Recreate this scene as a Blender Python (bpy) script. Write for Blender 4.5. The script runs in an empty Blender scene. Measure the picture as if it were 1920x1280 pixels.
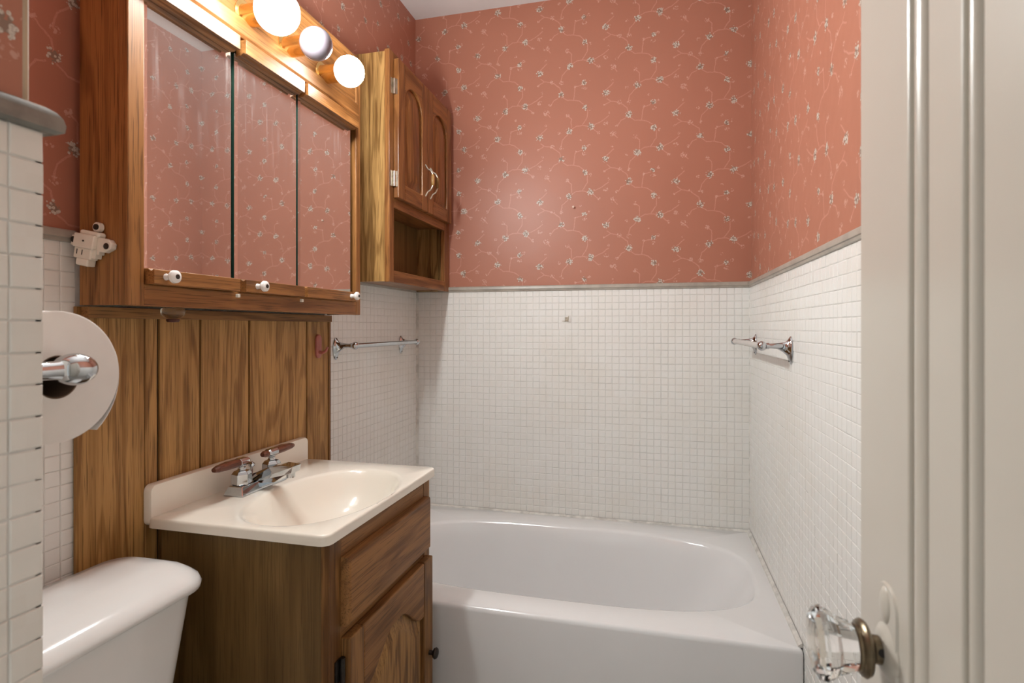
import bpy, bmesh, math, random
from mathutils import Vector, Matrix
random.seed(7)
R = math.radians
# ------------------------------------------------------------------ camera, world, exposure
H = 1.175                                     # eye height
F_PX = 1050.0; HORIZON = 614.0; VX = 1230.0
PSI = math.atan((VX - 960) / F_PX)
scene = bpy.context.scene
cd = bpy.data.cameras.new('camera'); cam = bpy.data.objects.new('camera', cd)
scene.collection.objects.link(cam); scene.camera = cam
cam.location = (0, 0, H); cam.rotation_euler = (R(90), 0, PSI)
cd.sensor_width = 36.0; cd.lens = F_PX * 36 / 1920
cd.shift_y = -(640 - HORIZON) / 1920
cd.clip_start = 0.02
cd.dof.use_dof = True; cd.dof.focus_distance = 1.7; cd.dof.aperture_fstop = 9.0
WORLD_STRENGTH = 0.68
BULB_STRENGTH = 265.0
w = bpy.data.worlds.new('world'); scene.world = w; w.use_nodes = True
bg = w.node_tree.nodes['Background']
bg.inputs[0].default_value = (0.955, 1.0, 0.995, 1); bg.inputs[1].default_value = WORLD_STRENGTH
vs = scene.view_settings
vs.view_transform = 'Standard'; vs.look = 'None'; vs.gamma = 1.0; vs.use_curve_mapping = False
vs.exposure = 0.14

COL = scene.collection
XL, XR, YB = -1.0244, 0.3456, 2.2867
ZT = H + 0.155                                # top of the tiled wainscot
CEIL = H + 1.36
PITCH = 0.0272
TUB_Z = H - 0.775; TUB_Y = 1.478

# ------------------------------------------------------------------ projection (only used to pick which tiles show largest)
def project(p):
    c, s = math.cos(PSI), math.sin(PSI)
    r = p[0]*c + p[1]*s; d = -p[0]*s + p[1]*c
    if d < 0.05: return (-9999, -9999, d)
    return (960 + F_PX*r/d, HORIZON - F_PX*(p[2]-H)/d, d)

# ------------------------------------------------------------------ node helpers
class NT:
    def __init__(s, name):
        s.m = bpy.data.materials.new(name); s.m.use_nodes = True
        s.t = s.m.node_tree; s.t.nodes.clear()
        s.out = s.n('ShaderNodeOutputMaterial'); s.b = s.n('ShaderNodeBsdfPrincipled')
        s.l(s.b.outputs[0], s.out.inputs[0])
    def n(s, typ, **kw):
        nd = s.t.nodes.new(typ)
        for k, v in kw.items(): setattr(nd, k, v)
        return nd
    def l(s, a, b): s.t.links.new(a, b)
    def set(s, i, v):
        if hasattr(v, 'is_output'): s.l(v, i)
        else: i.default_value = v
    def math(s, op, a, b=None, c=None, clamp=False):
        nd = s.n('ShaderNodeMath', operation=op); nd.use_clamp = clamp
        s.set(nd.inputs[0], a)
        if b is not None: s.set(nd.inputs[1], b)
        if c is not None: s.set(nd.inputs[2], c)
        return nd.outputs[0]
    def vmath(s, op, a, b=None, c=None, out=0):
        nd = s.n('ShaderNodeVectorMath', operation=op)
        s.set(nd.inputs[0], a)
        if b is not None: s.set(nd.inputs[1], b)
        if c is not None: s.set(nd.inputs[2], c)
        return nd.outputs[out]
    def scale(s, a, f):
        nd = s.n('ShaderNodeVectorMath', operation='SCALE'); s.set(nd.inputs[0], a); s.set(nd.inputs['Scale'], f)
        return nd.outputs[0]
    def noise(s, vec, scale, detail=3, rough=.55, dist=0.0):
        nd = s.n('ShaderNodeTexNoise'); s.l(vec, nd.inputs['Vector'])
        nd.inputs['Scale'].default_value = scale; nd.inputs['Detail'].default_value = detail
        nd.inputs['Roughness'].default_value = rough; nd.inputs['Distortion'].default_value = dist
        return nd.outputs[0]
    def mix(s, f, a, b):
        nd = s.n('ShaderNodeMix', data_type='RGBA')
        s.set(nd.inputs[0], f); s.set(nd.inputs[6], a); s.set(nd.inputs[7], b)
        return nd.outputs[2]
    def smooth(s, v, a, b):                   # smoothstep a..b -> 0..1 (a may exceed b)
        nd = s.n('ShaderNodeMapRange', interpolation_type='SMOOTHSTEP')
        s.set(nd.inputs[0], v); nd.inputs[1].default_value = a; nd.inputs[2].default_value = b
        return nd.outputs[0]
    def bump(s, h, strength=.2, dist=.001):
        nd = s.n('ShaderNodeBump'); nd.inputs['Strength'].default_value = strength
        nd.inputs['Distance'].default_value = dist; s.l(h, nd.inputs['Height'])
        s.l(nd.outputs[0], s.b.inputs['Normal'])
    def pos(s): return s.n('ShaderNodeNewGeometry').outputs['Position']
    def obj(s): return s.n('ShaderNodeTexCoord').outputs['Object']

def rgb(c): return (c[0], c[1], c[2], 1)

def plain(name, col, rough=.5, metal=0.0, spec=.5, var=0.0, vscale=8, coat=0.0, col2=None, bump=0.0):
    m = NT(name); b = m.b
    b.inputs['Roughness'].default_value = rough; b.inputs['Metallic'].default_value = metal
    b.inputs['Specular IOR Level'].default_value = spec
    b.inputs['Coat Weight'].default_value = coat; b.inputs['Coat Roughness'].default_value = .08
    n = m.noise(m.pos(), vscale, 4)
    c2 = col2 or tuple(max(0, v*(1-var)) for v in col)
    m.l(m.mix(m.smooth(n, .35, .7), rgb(col), rgb(c2)), b.inputs['Base Color'])
    if bump: m.bump(m.noise(m.pos(), vscale*6, 4), bump, .001)
    return m.m

def wood(name, light, dark, axis='Z', rough=.34, ring=8.0, across=3.2, along=.42, pore=.6, coat=.2, streak=.46):
    m = NT(name)
    rnd = m.n('ShaderNodeObjectInfo').outputs['Random']
    off = m.scale((3.1, 7.7, 5.3), m.math('MULTIPLY', rnd, 4.0))
    p = m.vmath('ADD', m.obj(), off)
    a = 'XYZ'.index(axis)
    def st(ac, al):
        v = [ac]*3; v[a] = al
        return m.vmath('MULTIPLY', p, tuple(v))
    n1 = m.noise(st(across, along), 2.0, 3, .5, .25)
    rings = m.math('SINE', m.math('MULTIPLY', n1, ring*6.283))
    n2 = m.noise(st(55, 1.6), 1.0, 5, .65)
    n3 = m.noise(st(420, 9), 1.0, 2, .6)
    n4 = m.noise(st(5, 1.2), 1.0, 2)
    f = m.math('ADD', m.math('MULTIPLY', m.smooth(rings, .15, 1.0), .52), m.math('MULTIPLY', m.smooth(n2, .42, .62), streak))
    f = m.math('ADD', f, m.math('MULTIPLY', m.smooth(n4, .35, .7), .22))
    c = m.mix(m.math('MULTIPLY', f, 1.0, clamp=True), rgb(light), rgb(dark))
    pm = m.math('MULTIPLY', m.smooth(n3, .53, .66), pore)
    c = m.mix(pm, c, rgb(tuple(v*.35 for v in dark)))
    m.b.inputs['Specular IOR Level'].default_value = .28
    m.l(c, m.b.inputs['Base Color'])
    m.b.inputs['Roughness'].default_value = rough
    m.b.inputs['Coat Weight'].default_value = coat; m.b.inputs['Coat Roughness'].default_value = .22
    m.bump(m.math('ADD', n3, m.math('MULTIPLY', n2, .6)), .18, .0006)
    return m.m

# ------------------------------------------------------------------ wallpaper: rose sprigs on a dropped repeat
def wallpaper():
    m = NT('rose_wallpaper')
    pos = m.pos()
    u = m.vmath('DOT_PRODUCT', pos, (1, 1, 0), out=1)
    z = m.vmath('DOT_PRODUCT', pos, (0, 0, 1), out=1)
    PU, PV, SH = .2733, .268, .6
    wob = m.n('ShaderNodeTexNoise'); m.l(pos, wob.inputs['Vector']); wob.inputs['Scale'].default_value = 60; wob.inputs['Detail'].default_value = 2
    wv = m.scale(m.vmath('SUBTRACT', wob.outputs['Color'], (.5, .5, .5)), .022)
    uu = m.math('DIVIDE', m.math('ADD', u, 0.5465), PU)
    vv = m.math('SUBTRACT', m.math('DIVIDE', m.math('SUBTRACT', z, H+.856), PV), m.math('MULTIPLY', uu, SH))
    cmb = m.n('ShaderNodeCombineXYZ'); m.l(uu, cmb.inputs[0]); m.l(vv, cmb.inputs[1])
    uv = cmb.outputs[0]
    # group: wrapped, unsheared local vector from a motif centre
    g = bpy.data.node_groups.new('motif_vector', 'ShaderNodeTree')
    g.interface.new_socket('uv', in_out='INPUT', socket_type='NodeSocketVector')
    g.interface.new_socket('centre', in_out='INPUT', socket_type='NodeSocketVector')
    g.interface.new_socket('wobble', in_out='INPUT', socket_type='NodeSocketVector')
    g.interface.new_socket('local', in_out='OUTPUT', socket_type='NodeSocketVector')
    gi = g.nodes.new('NodeGroupInput'); go = g.nodes.new('NodeGroupOutput')
    sub = g.nodes.new('ShaderNodeVectorMath'); sub.operation = 'SUBTRACT'
    wr = g.nodes.new('ShaderNodeVectorMath'); wr.operation = 'WRAP'
    wr.inputs[1].default_value = (.5, .5, .5); wr.inputs[2].default_value = (-.5, -.5, -.5)
    dt = g.nodes.new('ShaderNodeVectorMath'); dt.operation = 'DOT_PRODUCT'; dt.inputs[1].default_value = (SH, 1, 0)
    sp = g.nodes.new('ShaderNodeSeparateXYZ'); cb = g.nodes.new('ShaderNodeCombineXYZ')
    ad = g.nodes.new('ShaderNodeVectorMath'); ad.operation = 'ADD'
    L = g.links.new
    L(gi.outputs[0], sub.inputs[0]); L(gi.outputs[1], sub.inputs[1]); L(sub.outputs[0], wr.inputs[0])
    L(wr.outputs[0], dt.inputs[0]); L(wr.outputs[0], sp.inputs[0])
    L(sp.outputs[0], cb.inputs[0]); L(dt.outputs['Value'], cb.inputs[1])
    L(cb.outputs[0], ad.inputs[0]); L(gi.outputs[2], ad.inputs[1]); L(ad.outputs[0], go.inputs[0])
    def local(cx, cy):
        n = m.n('ShaderNodeGroup'); n.node_tree = g
        m.l(uv, n.inputs[0]); n.inputs[1].default_value = (cx, cy - SH*cx, 0); m.l(wv, n.inputs[2])
        return n.outputs[0]
    U = 1/1090.
    def cc(x, y): return ((x-962)*U, (210-y)*U)
    def blobs(lst):
        f = None
        for (x, y, r, sx) in lst:
            d = m.vmath('LENGTH', m.vmath('MULTIPLY', local(*cc(x, y)), (1/(r*sx), 1/r, 0)), out=1)
            f = d if f is None else m.math('MINIMUM', f, d)
        return f
    def stems(paths):
        f = None
        for path in paths:
            pts = [cc(*q) for q in path]
            for a, b in zip(pts, pts[1:]):
                hx, hy = (b[0]-a[0])/2, (b[1]-a[1])/2
                lo = local((a[0]+b[0])/2, (a[1]+b[1])/2)
                k = m.vmath('DOT_PRODUCT', lo, (hx/(hx*hx+hy*hy), hy/(hx*hx+hy*hy), 0), out=1)
                k = m.math('MINIMUM', m.math('MAXIMUM', k, -1), 1)
                d = m.vmath('LENGTH', m.vmath('MULTIPLY', m.vmath('SUBTRACT', lo, m.scale((hx, hy, 0), k)), (1, 1, 0)), out=1)
                f = d if f is None else m.math('MINIMUM', f, d)
        return f
    roses = blobs([(962, 212, .050, 1), (1352, 465, .047, .95), (1447, 785, .054, .95), (1098, 842, .05, 1), (600, 912, .047, 1.2), (1343, 1142, .04, 1)])
    buds = blobs([(715, 500, .042, 1.1), (775, 372, .024, 1), (930, 862, .022, 1.2), (968, 1105, .03, 1.2), (815, 1085, .034, 1),
                  (1195, 108, .022, 1), (1062, 580, .032, 1), (1735, 590, .019, 1), (1690, 760, .03, 1.3), (1575, 905, .026, 1),
                  (700, 712, .018, 1), (575, 1115, .018, 1), (1277, 1010, .02, 1), (1420, 1110, .024, 1), (1345, 1235, .026, 1.5), (1437, 500, .026, .8)])
    stem = stems([[(985, 262), (1060, 320), (1170, 325), (1260, 352), (1325, 405)], [(905, 272), (840, 300), (795, 372)],
                  [(1165, 325), (1195, 108), (1300, 88)], [(1395, 515), (1390, 632), (1310, 752)],
                  [(1150, 800), (1220, 764), (1335, 764), (1400, 785)], [(1500, 770), (1620, 722), (1735, 640)],
                  [(1070, 895), (980, 985), (955, 1100)], [(620, 1010), (680, 1055), (810, 1088), (940, 1190), (962, 1290)],
                  [(680, 1055), (580, 1110)], [(1130, 780), (1130, 640), (1065, 580)], [(610, 860), (720, 760)], [(1480, 830), (1570, 905)],
                  [(715, 500), (780, 575)]])
    fine = m.noise(pos, 620, 3, .6)
    vor = m.n('ShaderNodeTexVoronoi'); m.l(pos, vor.inputs['Vector']); vor.inputs['Scale'].default_value = 160
    vd = vor.outputs['Distance']
    n0 = m.noise(pos, 1.7, 3)
    base = m.mix(m.smooth(n0, .3, .75), rgb((.425, .172, .112)), rgb((.39, .156, .100)))
    smask = m.math('MULTIPLY', m.smooth(stem, .0100, .0040), m.smooth(fine, .30, .50))
    c = m.mix(m.math('MULTIPLY', smask, .62), base, rgb((.58, .285, .215)))
    petal = m.smooth(vd, .58, .40)
    bmask = m.math('MULTIPLY', m.smooth(m.math('ADD', buds, m.math('MULTIPLY', m.math('SUBTRACT', fine, .5), .8)), 1.12, .92), petal)
    c = m.mix(m.math('MULTIPLY', bmask, .66), c, rgb((.60, .36, .285)))
    rmask = m.smooth(m.math('ADD', roses, m.math('MULTIPLY', m.math('SUBTRACT', vd, .38), 1.1)), 1.06, .92)
    rcol = m.mix(petal, rgb((.23, .165, .125)), m.mix(m.smooth(fine, .35, .62), rgb((.40, .35, .29)), rgb((.68, .62, .54))))
    c = m.mix(m.math('MULTIPLY', rmask, .88), c, rcol)
    m.l(c, m.b.inputs['Base Color'])
    m.b.inputs['Roughness'].default_value = .42; m.b.inputs['Specular IOR Level'].default_value = .35
    m.bump(m.noise(pos, 5, 3), .25, .012)
    return m.m

def tile_mat(name='white_glazed_tile', a=(.80, .785, .755), b=(.75, .715, .655)):
    m = NT(name); pos = m.pos()
    cell = m.vmath('FLOOR', m.scale(pos, 1/PITCH))
    wn = m.n('ShaderNodeTexWhiteNoise'); m.l(cell, wn.inputs['Vector'])
    st = m.noise(pos, 2.6, 4, .6)
    f = m.math('ADD', m.math('MULTIPLY', wn.outputs[0], .25), m.math('MULTIPLY', m.smooth(st, .42, .75), .7))
    m.l(m.mix(f, rgb(a), rgb(b)), m.b.inputs['Base Color'])
    m.b.inputs['Roughness'].default_value = .30; m.b.inputs['Specular IOR Level'].default_value = .5
    m.bump(m.noise(pos, 45, 2), .12, .002)
    return m.m

def glass(name, col=(1, 1, 1), ior=1.5, rough=0.0):
    m = NT(name); m.b.inputs['Base Color'].default_value = rgb(col)
    m.b.inputs['Transmission Weight'].default_value = 1; m.b.inputs['IOR'].default_value = ior
    m.b.inputs['Roughness'].default_value = rough
    return m.m

def mirror_mat():
    m = NT('hazy_mirror'); pos = m.pos()
    st = m.noise(m.vmath('MULTIPLY', pos, (60, 60, 3)), 1.0, 4, .6)
    pa = m.noise(pos, 7, 3)
    zz = m.vmath('DOT_PRODUCT', pos, (0, 0, 1), out=1)
    hi = m.smooth(zz, H+.30, H+.60)
    sm = m.math('MULTIPLY', m.math('MULTIPLY', m.smooth(st, .48, .74), m.smooth(pa, .42, .65)), m.math('MULTIPLY', hi, .30))
    m.b.inputs['Base Color'].default_value = (.86, .87, .86, 1); m.b.inputs['Metallic'].default_value = 1
    m.b.inputs['Roughness'].default_value = .015
    d = m.n('ShaderNodeBsdfDiffuse'); d.inputs[0].default_value = (.75, .74, .72, 1)
    mx = m.n('ShaderNodeMixShader'); m.set(mx.inputs[0], m.math('ADD', sm, .05))
    m.l(m.b.outputs[0], mx.inputs[1]); m.l(d.outputs[0], mx.inputs[2]); m.l(mx.outputs[0], m.out.inputs[0])
    return m.m

def globe_emission(name, col, back, front):
    """frosted globe over a base: the cap facing the room glows far more than the part near the socket"""
    m = NT(name); m.b.inputs['Base Color'].default_value = (.9, .9, .9, 1)
    nx = m.vmath('DOT_PRODUCT', m.n('ShaderNodeNewGeometry').outputs['Normal'], (1, 0, 0), out=1)
    st = m.math('MULTIPLY_ADD', m.smooth(nx, -.45, .70), front-back, back)
    m.b.inputs['Emission Color'].default_value = rgb(col); m.l(st, m.b.inputs['Emission Strength'])
    return m.m

M = dict(
    paper=wallpaper(), tile=tile_mat(),
    tile_p=tile_mat('shaded_glazed_tile', (.78, .74, .68), (.70, .65, .58)),  # white tile again, with the partition's shade put into its colour
    grout=plain('grout', (.74, .72, .68), .85, var=.22, vscale=14),
    trim=plain('taupe_trim', (.40, .355, .30), .35, var=.2, vscale=20),
    ceiling=plain('ceiling_paint', (.76, .755, .745), .8, var=.05, vscale=4),
    floor=plain('floor_vinyl', (.45, .42, .38), .4, var=.2, vscale=12),
    white=plain('plaster', (.72, .70, .66), .8, var=.05),
    porc=plain('porcelain', (.80, .79, .77), .12, var=.02, coat=.5),
    tub=plain('tub_enamel', (.80, .79, .785), .16, var=.03, vscale=3, coat=.4),
    caulk=plain('caulk', (.74, .71, .66), .5, var=.3, vscale=30),
    marble=plain('cultured_marble', (.87, .81, .71), .16, var=.04, vscale=3, coat=.5),
    chrome=plain('chrome', (.58, .60, .62), .07, 1.0, var=.12, vscale=40),
    brass=plain('aged_brass', (.26, .21, .14), .28, 1.0, var=.35, vscale=60),
    gold=plain('gold_socket', (.80, .52, .20), .22, 1.0, var=.1),
    bronze=plain('dark_bronze', (.06, .05, .042), .4, .8, var=.3, vscale=60),
    steel=plain('hinge_steel', (.62, .56, .46), .3, 1.0, var=.3, vscale=60),
    black=plain('groove_shadow_black', (.018, .013, .010), .8),  # near-black that paints the shade between the boards; set screw uses it too
    doorp=plain('door_paint', (.60, .55, .475), .28, var=.06, vscale=3, coat=.15, bump=.12),
    doord=plain('door_groove_dark', (.045, .036, .025), .6, var=.4, vscale=30),  # much darker colour for the bed between the door mouldings
    ceramic=plain('white_ceramic', (.85, .83, .80), .15, coat=.4),
    plastic=plain('ivory_plastic', (.78, .72, .62), .45, var=.06, vscale=40),
    pink=plain('pink_plastic', (.42, .135, .105), .4, var=.1, vscale=40),
    paper_roll=plain('tissue_paper', (.86, .82, .78), .9, var=.03, vscale=30),
    card=plain('cardboard_core', (.16, .10, .065), .9),
    mirror=mirror_mat(), edge=plain('green_glass_edge', (.018, .05, .036), .1, coat=.5),
    pale_edge=plain('ground_glass_edge', (.62, .66, .63), .2, coat=.5),
    glass=glass('clear_glass', (.97, .97, .95)), clear=glass('clear_vinyl', (.75, .72, .62), 1.4, .08),
    oakZ=wood('oak_vertical', (.36, .158, .048), (.135, .050, .012), 'Z', .42, coat=.04),
    oakY=wood('oak_horizontal', (.35, .150, .045), (.150, .056, .014), 'Y', .42, coat=.04),
    cabZ=wood('wall_cabinet_oak', (.35, .150, .046), (.165, .060, .016), 'Z'),
    cabY=wood('wall_cabinet_oak_rail', (.35, .150, .046), (.165, .060, .016), 'Y'),
    paleZ=wood('pale_oak_side', (.50, .285, .100), (.19, .092, .026), 'Z', ring=11, across=5),
    panel=wood('wall_board', (.50, .275, .092), (.23, .107, .028), 'Z', .5, ring=10, across=4.0, coat=.0),
    vanZ=wood('vanity_oak', (.31, .150, .046), (.125, .052, .013), 'Z', .5, coat=.0),
    vanY=wood('vanity_oak_rail', (.31, .145, .046), (.145, .060, .016), 'Y', .5, coat=.0),
    vanP=wood('vanity_oak_panel', (.40, .215, .070), (.15, .068, .018), 'Z', .5, ring=10, across=5, coat=.0),
    vanS=wood('vanity_side_ply', (.235, .135, .047), (.12, .064, .019), 'Z', .5, ring=3, pore=.35, coat=.05, streak=.25),
    lever=wood('rosewood', (.17, .055, .028), (.07, .022, .012), 'Y', .3, across=20, along=3),
    bulb=globe_emission('lit_globe', (.955, 1.0, .995), 5.0, BULB_STRENGTH),
    bulb_off=plain('unlit_globe', (.17, .146, .165), .14, coat=.5),
)

# ------------------------------------------------------------------ mesh builder
class MB:
    def __init__(s): s.v = []; s.f = []; s.mi = []
    def add(s, vs, fs, mi=0):
        o = len(s.v); s.v += [tuple(p) for p in vs]
        for f in fs: s.f.append([i+o for i in f]); s.mi.append(mi)
        return s
    def box(s, x0, x1, y0, y1, z0, z1, mi=0):
        x0, x1 = min(x0, x1), max(x0, x1); y0, y1 = min(y0, y1), max(y0, y1); z0, z1 = min(z0, z1), max(z0, z1)
        return s.add([(x0,y0,z0),(x1,y0,z0),(x1,y1,z0),(x0,y1,z0),(x0,y0,z1),(x1,y0,z1),(x1,y1,z1),(x0,y1,z1)],
                     [(0,3,2,1),(4,5,6,7),(0,1,5,4),(1,2,6,5),(2,3,7,6),(3,0,4,7)], mi)
    def rings(s, rings, close=True, cap0=True, cap1=True, mi=0):
        n = len(rings[0]); vs = [p for r in rings for p in r]; fs = []
        for i in range(len(rings)-1):
            for j in range(n if close else n-1):
                k = (j+1) % n
                fs.append((i*n+j, i*n+k, (i+1)*n+k, (i+1)*n+j))
        if cap0: fs.append(tuple(range(n-1, -1, -1)))
        if cap1: fs.append(tuple((len(rings)-1)*n + j for j in range(n)))
        return s.add(vs, fs, mi)
    def prism(s, pts, axis, a, b, mi=0):      # pts in the two other axes (cyclic order)
        def mk(p, t):
            return {'X': (t, p[0], p[1]), 'Y': (p[0], t, p[1]), 'Z': (p[0], p[1], t)}[axis]
        return s.rings([[mk(p, a) for p in pts], [mk(p, b) for p in pts]], mi=mi)
    def lathe(s, prof, c, axis='Z', seg=32, mi=0, cap=True):
        c = Vector(c); d = axis if isinstance(axis, Vector) else Vector({'X': (1,0,0), 'Y': (0,1,0), 'Z': (0,0,1), '-X': (-1,0,0), '-Y': (0,-1,0), '-Z': (0,0,-1)}[axis])
        d = d.normalized(); u = d.orthogonal().normalized(); w2 = d.cross(u)
        rs = []
        for r, h in prof:
            r = max(r, 1e-5)
            rs.append([c + d*h + u*(r*math.cos(6.283185*j/seg)) + w2*(r*math.sin(6.283185*j/seg)) for j in range(seg)])
        return s.rings(rs, cap0=cap, cap1=cap, mi=mi)
    def tube(s, pts, r, seg=12, mi=0):
        pts = [Vector(p) for p in pts]; rs = []
        rad = r if isinstance(r, (list, tuple)) else [r]*len(pts)
        u = None
        for i, p in enumerate(pts):
            t = (pts[min(i+1, len(pts)-1)] - pts[max(i-1, 0)]).normalized()
            u = t.orthogonal().normalized() if u is None else (u - t*u.dot(t)).normalized()
            v = t.cross(u)
            rs.append([p + (u*math.cos(6.283185*j/seg) + v*math.sin(6.283185*j/seg))*rad[i] for j in range(seg)])
        return s.rings(rs, mi=mi)
    def sphere(s, c, r, sx=1, sy=1, sz=1, seg=32, n=16, mi=0):
        rs = []
        for i in range(n+1):
            a = math.pi*i/n; q = max(math.sin(a), 1e-4)
            rs.append([(c[0]+r*sx*q*math.cos(6.283185*j/seg), c[1]+r*sy*q*math.sin(6.283185*j/seg), c[2]-r*sz*math.cos(a)) for j in range(seg)])
        return s.rings(rs, mi=mi)

def link(o, parent=None):
    COL.objects.link(o)
    if parent: o.parent = parent
    return o
WLOC = {}
def obj(name, mb, mat, parent=None, smooth=False, bevel=0, seg=2, base=None, angle=35):
    if base is None: base = WLOC[parent] if parent else Vector((0, 0, 0))
    base = Vector(base)
    me = bpy.data.meshes.new(name)
    me.from_pydata([tuple(Vector(p) - base) for p in mb.v], [], mb.f)
    mats = mat if isinstance(mat, (list, tuple)) else [mat]
    for q in mats: me.materials.append(M[q] if isinstance(q, str) else q)
    for p, i in zip(me.polygons, mb.mi): p.material_index = i; p.use_smooth = smooth
    bm = bmesh.new(); bm.from_mesh(me); bmesh.ops.recalc_face_normals(bm, faces=bm.faces); bm.to_mesh(me); bm.free()
    o = bpy.data.objects.new(name, me)
    link(o, parent)
    o.location = base - (WLOC[parent] if parent else Vector((0, 0, 0)))
    WLOC[o] = base
    if bevel:
        b = o.modifiers.new('bevel', 'BEVEL'); b.width = bevel; b.segments = seg; b.limit_method = 'ANGLE'; b.angle_limit = R(angle)
        b.harden_normals = False
    if smooth and angle < 180:
        me.shade_smooth()
        try: me.set_sharp_from_angle(angle=R(angle))
        except Exception: pass
    return o
def tag(o, label, cat, group=None):
    o['label'] = label; o['category'] = cat
    if group: o['group'] = group
    return o
def thing(name, label, cat, loc, group=None):
    o = bpy.data.objects.new(name, None); link(o); o.location = loc; o.empty_display_size = .05
    WLOC[o] = Vector(loc)
    return tag(o, label, cat, group)
def struct(name, mb, mat, label=None, **kw):
    o = obj(name, mb, mat, **kw); o['kind'] = 'structure'
    if label: o['label'] = label
    return o
def rrect(x0, x1, y0, y1, r, nc=6, ns=8):     # rounded rectangle outline
    pts = []
    cs = [(x1-r, y1-r, 0), (x0+r, y1-r, 90), (x0+r, y0+r, 180), (x1-r, y0+r, 270)]
    arcs = [[(cx+r*math.cos(R(a0+90*i/nc)), cy+r*math.sin(R(a0+90*i/nc))) for i in range(nc+1)] for cx, cy, a0 in cs]
    for i, a in enumerate(arcs):
        pts += a
        e, f = a[-1], arcs[(i+1) % 4][0]
        pts += [(e[0]+(f[0]-e[0])*k/ns, e[1]+(f[1]-e[1])*k/ns) for k in range(1, ns)]
    return pts

# ------------------------------------------------------------------ room shell
T = .12
floor = struct('floor', MB().box(XL-T, XR+T, -.32, YB+T, -.05, 0), 'floor', 'plain beige floor of the bathroom')
ceil = struct('ceiling', MB().box(XL-T, XR+T, -.32, YB+T, CEIL, CEIL+.05), 'ceiling', 'white painted ceiling')
wall_back = struct('wall_back', MB().box(XL-T, XR+T, YB+.006, YB+T, 0, CEIL), 'paper', 'back wall with pink rose wallpaper above white tile')
wall_left = struct('wall_left', MB().box(XL-T, XL-.006, -.3, YB+.006, 0, CEIL), 'paper', 'left wall with pink rose wallpaper above white tile')
wall_right = struct('wall_right', MB().box(XR+.006, XR+T, -.3, YB+.006, 0, CEIL), 'paper', 'right wall with pink rose wallpaper above white tile')
PX, PY = -.512, .368                          # corner of the tiled partition beside the doorway
ZP = H + .169
part = struct('wall_partition', MB().box(XL-.006, PX-.0045, -.3, PY-.0045, 0, ZP).box(XL-.006, PX-.009, -.3, PY-.007, ZP, CEIL), ['paper'],
              'tiled partition wall at the left edge beside the doorway')
struct('wall_front', MB().box(PX-.005, XR+.006, -.30, -.18, 2.06, CEIL).box(.205, XR+.006, -.30, -.18, 0, 2.06), 'white', 'front wall around the doorway')

# ------------------------------------------------------------------ mosaic tiles
TS = PITCH - .0014
def tile_rings(normal, uax):
    """pillow tile, local coords; front along normal; the two other axes are uax and Z"""
    h = TS/2; n = Vector(normal); u = Vector(uax); z = Vector((0, 0, 1))
    def ring(e, d): return [u*(sx*e) + z*(sz*e) + n*d for sx, sz in ((-1,-1),(1,-1),(1,1),(-1,1))]
    return [ring(h, -.006), ring(h, -.0010), ring(h-.0010, -.00015), ring(h-.0036, .0)]
def tile_data(name, normal, uax, mat):
    mb = MB().rings(tile_rings(normal, uax), cap0=False)
    me = bpy.data.meshes.new(name); me.from_pydata(mb.v, [], mb.f); me.materials.append(M[mat])
    bm = bmesh.new(); bm.from_mesh(me); bmesh.ops.recalc_face_normals(bm, faces=bm.faces)
    # open back: make sure the front faces outwards
    f = max(bm.faces, key=lambda q: q.calc_center_median().dot(Vector(normal)))
    if f.normal.dot(Vector(normal)) < 0: bmesh.ops.reverse_faces(bm, faces=bm.faces)
    bm.to_mesh(me); bm.free()
    for p in me.polygons: p.use_smooth = False
    return me
def tile_wall(wall, faces, visible, mat='tile', limit=300):
    """faces: list of (normal, uaxis, list of centres). The largest visible become single parts, the rest one part."""
    allt = []
    for normal, uax, cs in faces:
        n = Vector(normal); u = Vector(uax)
        for c in cs:
            p = project(c); vis = visible(p[0], p[1]) if p[2] > .1 else False
            a = 0
            if vis:
                q = [project(Vector(c)+u*(sx*TS/2)+Vector((0,0,sz*TS/2))) for sx, sz in ((-1,-1),(1,-1),(1,1),(-1,1))]
                a = abs(sum(q[i][0]*q[(i+1)%4][1]-q[(i+1)%4][0]*q[i][1] for i in range(4)))/2
            allt.append((a, normal, uax, c))
    allt.sort(key=lambda t: -t[0])
    meshes = {}
    rest = MB(); n_single = 0
    for i, (a, normal, uax, c) in enumerate(allt):
        ax = Vector(normal); u = Vector(uax)
        rot = Matrix.Rotation(random.gauss(0, .006), 3, u) @ Matrix.Rotation(random.gauss(0, .006), 3, 'Z') @ Matrix.Rotation(random.gauss(0, .007), 3, ax)
        off = u*random.gauss(0, .00018) + Vector((0, 0, random.gauss(0, .00018))) + ax*random.gauss(0, .00018)
        if a > 0 and n_single < limit:
            if normal not in meshes: meshes[normal] = tile_data('tile', normal, uax, mat)
            o = bpy.data.objects.new('tile', meshes[normal]); link(o, wall)
            o.location = Vector(c) + off; o.rotation_euler = rot.to_euler(); n_single += 1
        else:
            cc = Vector(c) + off
            rs = [[cc + rot @ p for p in r] for r in tile_rings(normal, uax)]
            rest.rings(rs, cap0=False)
    if rest.v:
        o = obj('tile_field', rest, mat, wall, base=(0, 0, 0)); o['kind'] = 'stuff'
        # outward normals on open-backed pillows
        bm = bmesh.new(); bm.from_mesh(o.data); bm.to_mesh(o.data); bm.free()
def rows(z_top, z_bot): 
    out = []; z = z_top - PITCH/2
    while z - PITCH/2 > z_bot - .004: out.append(z); z -= PITCH
    return out
def cols(a, b, start=None):
    n = int(round((b-a)/PITCH)); s = (b-a)/n if False else PITCH
    return [a + s*(i+.5) for i in range(n) if a + s*(i+1) < b + .006]
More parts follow.
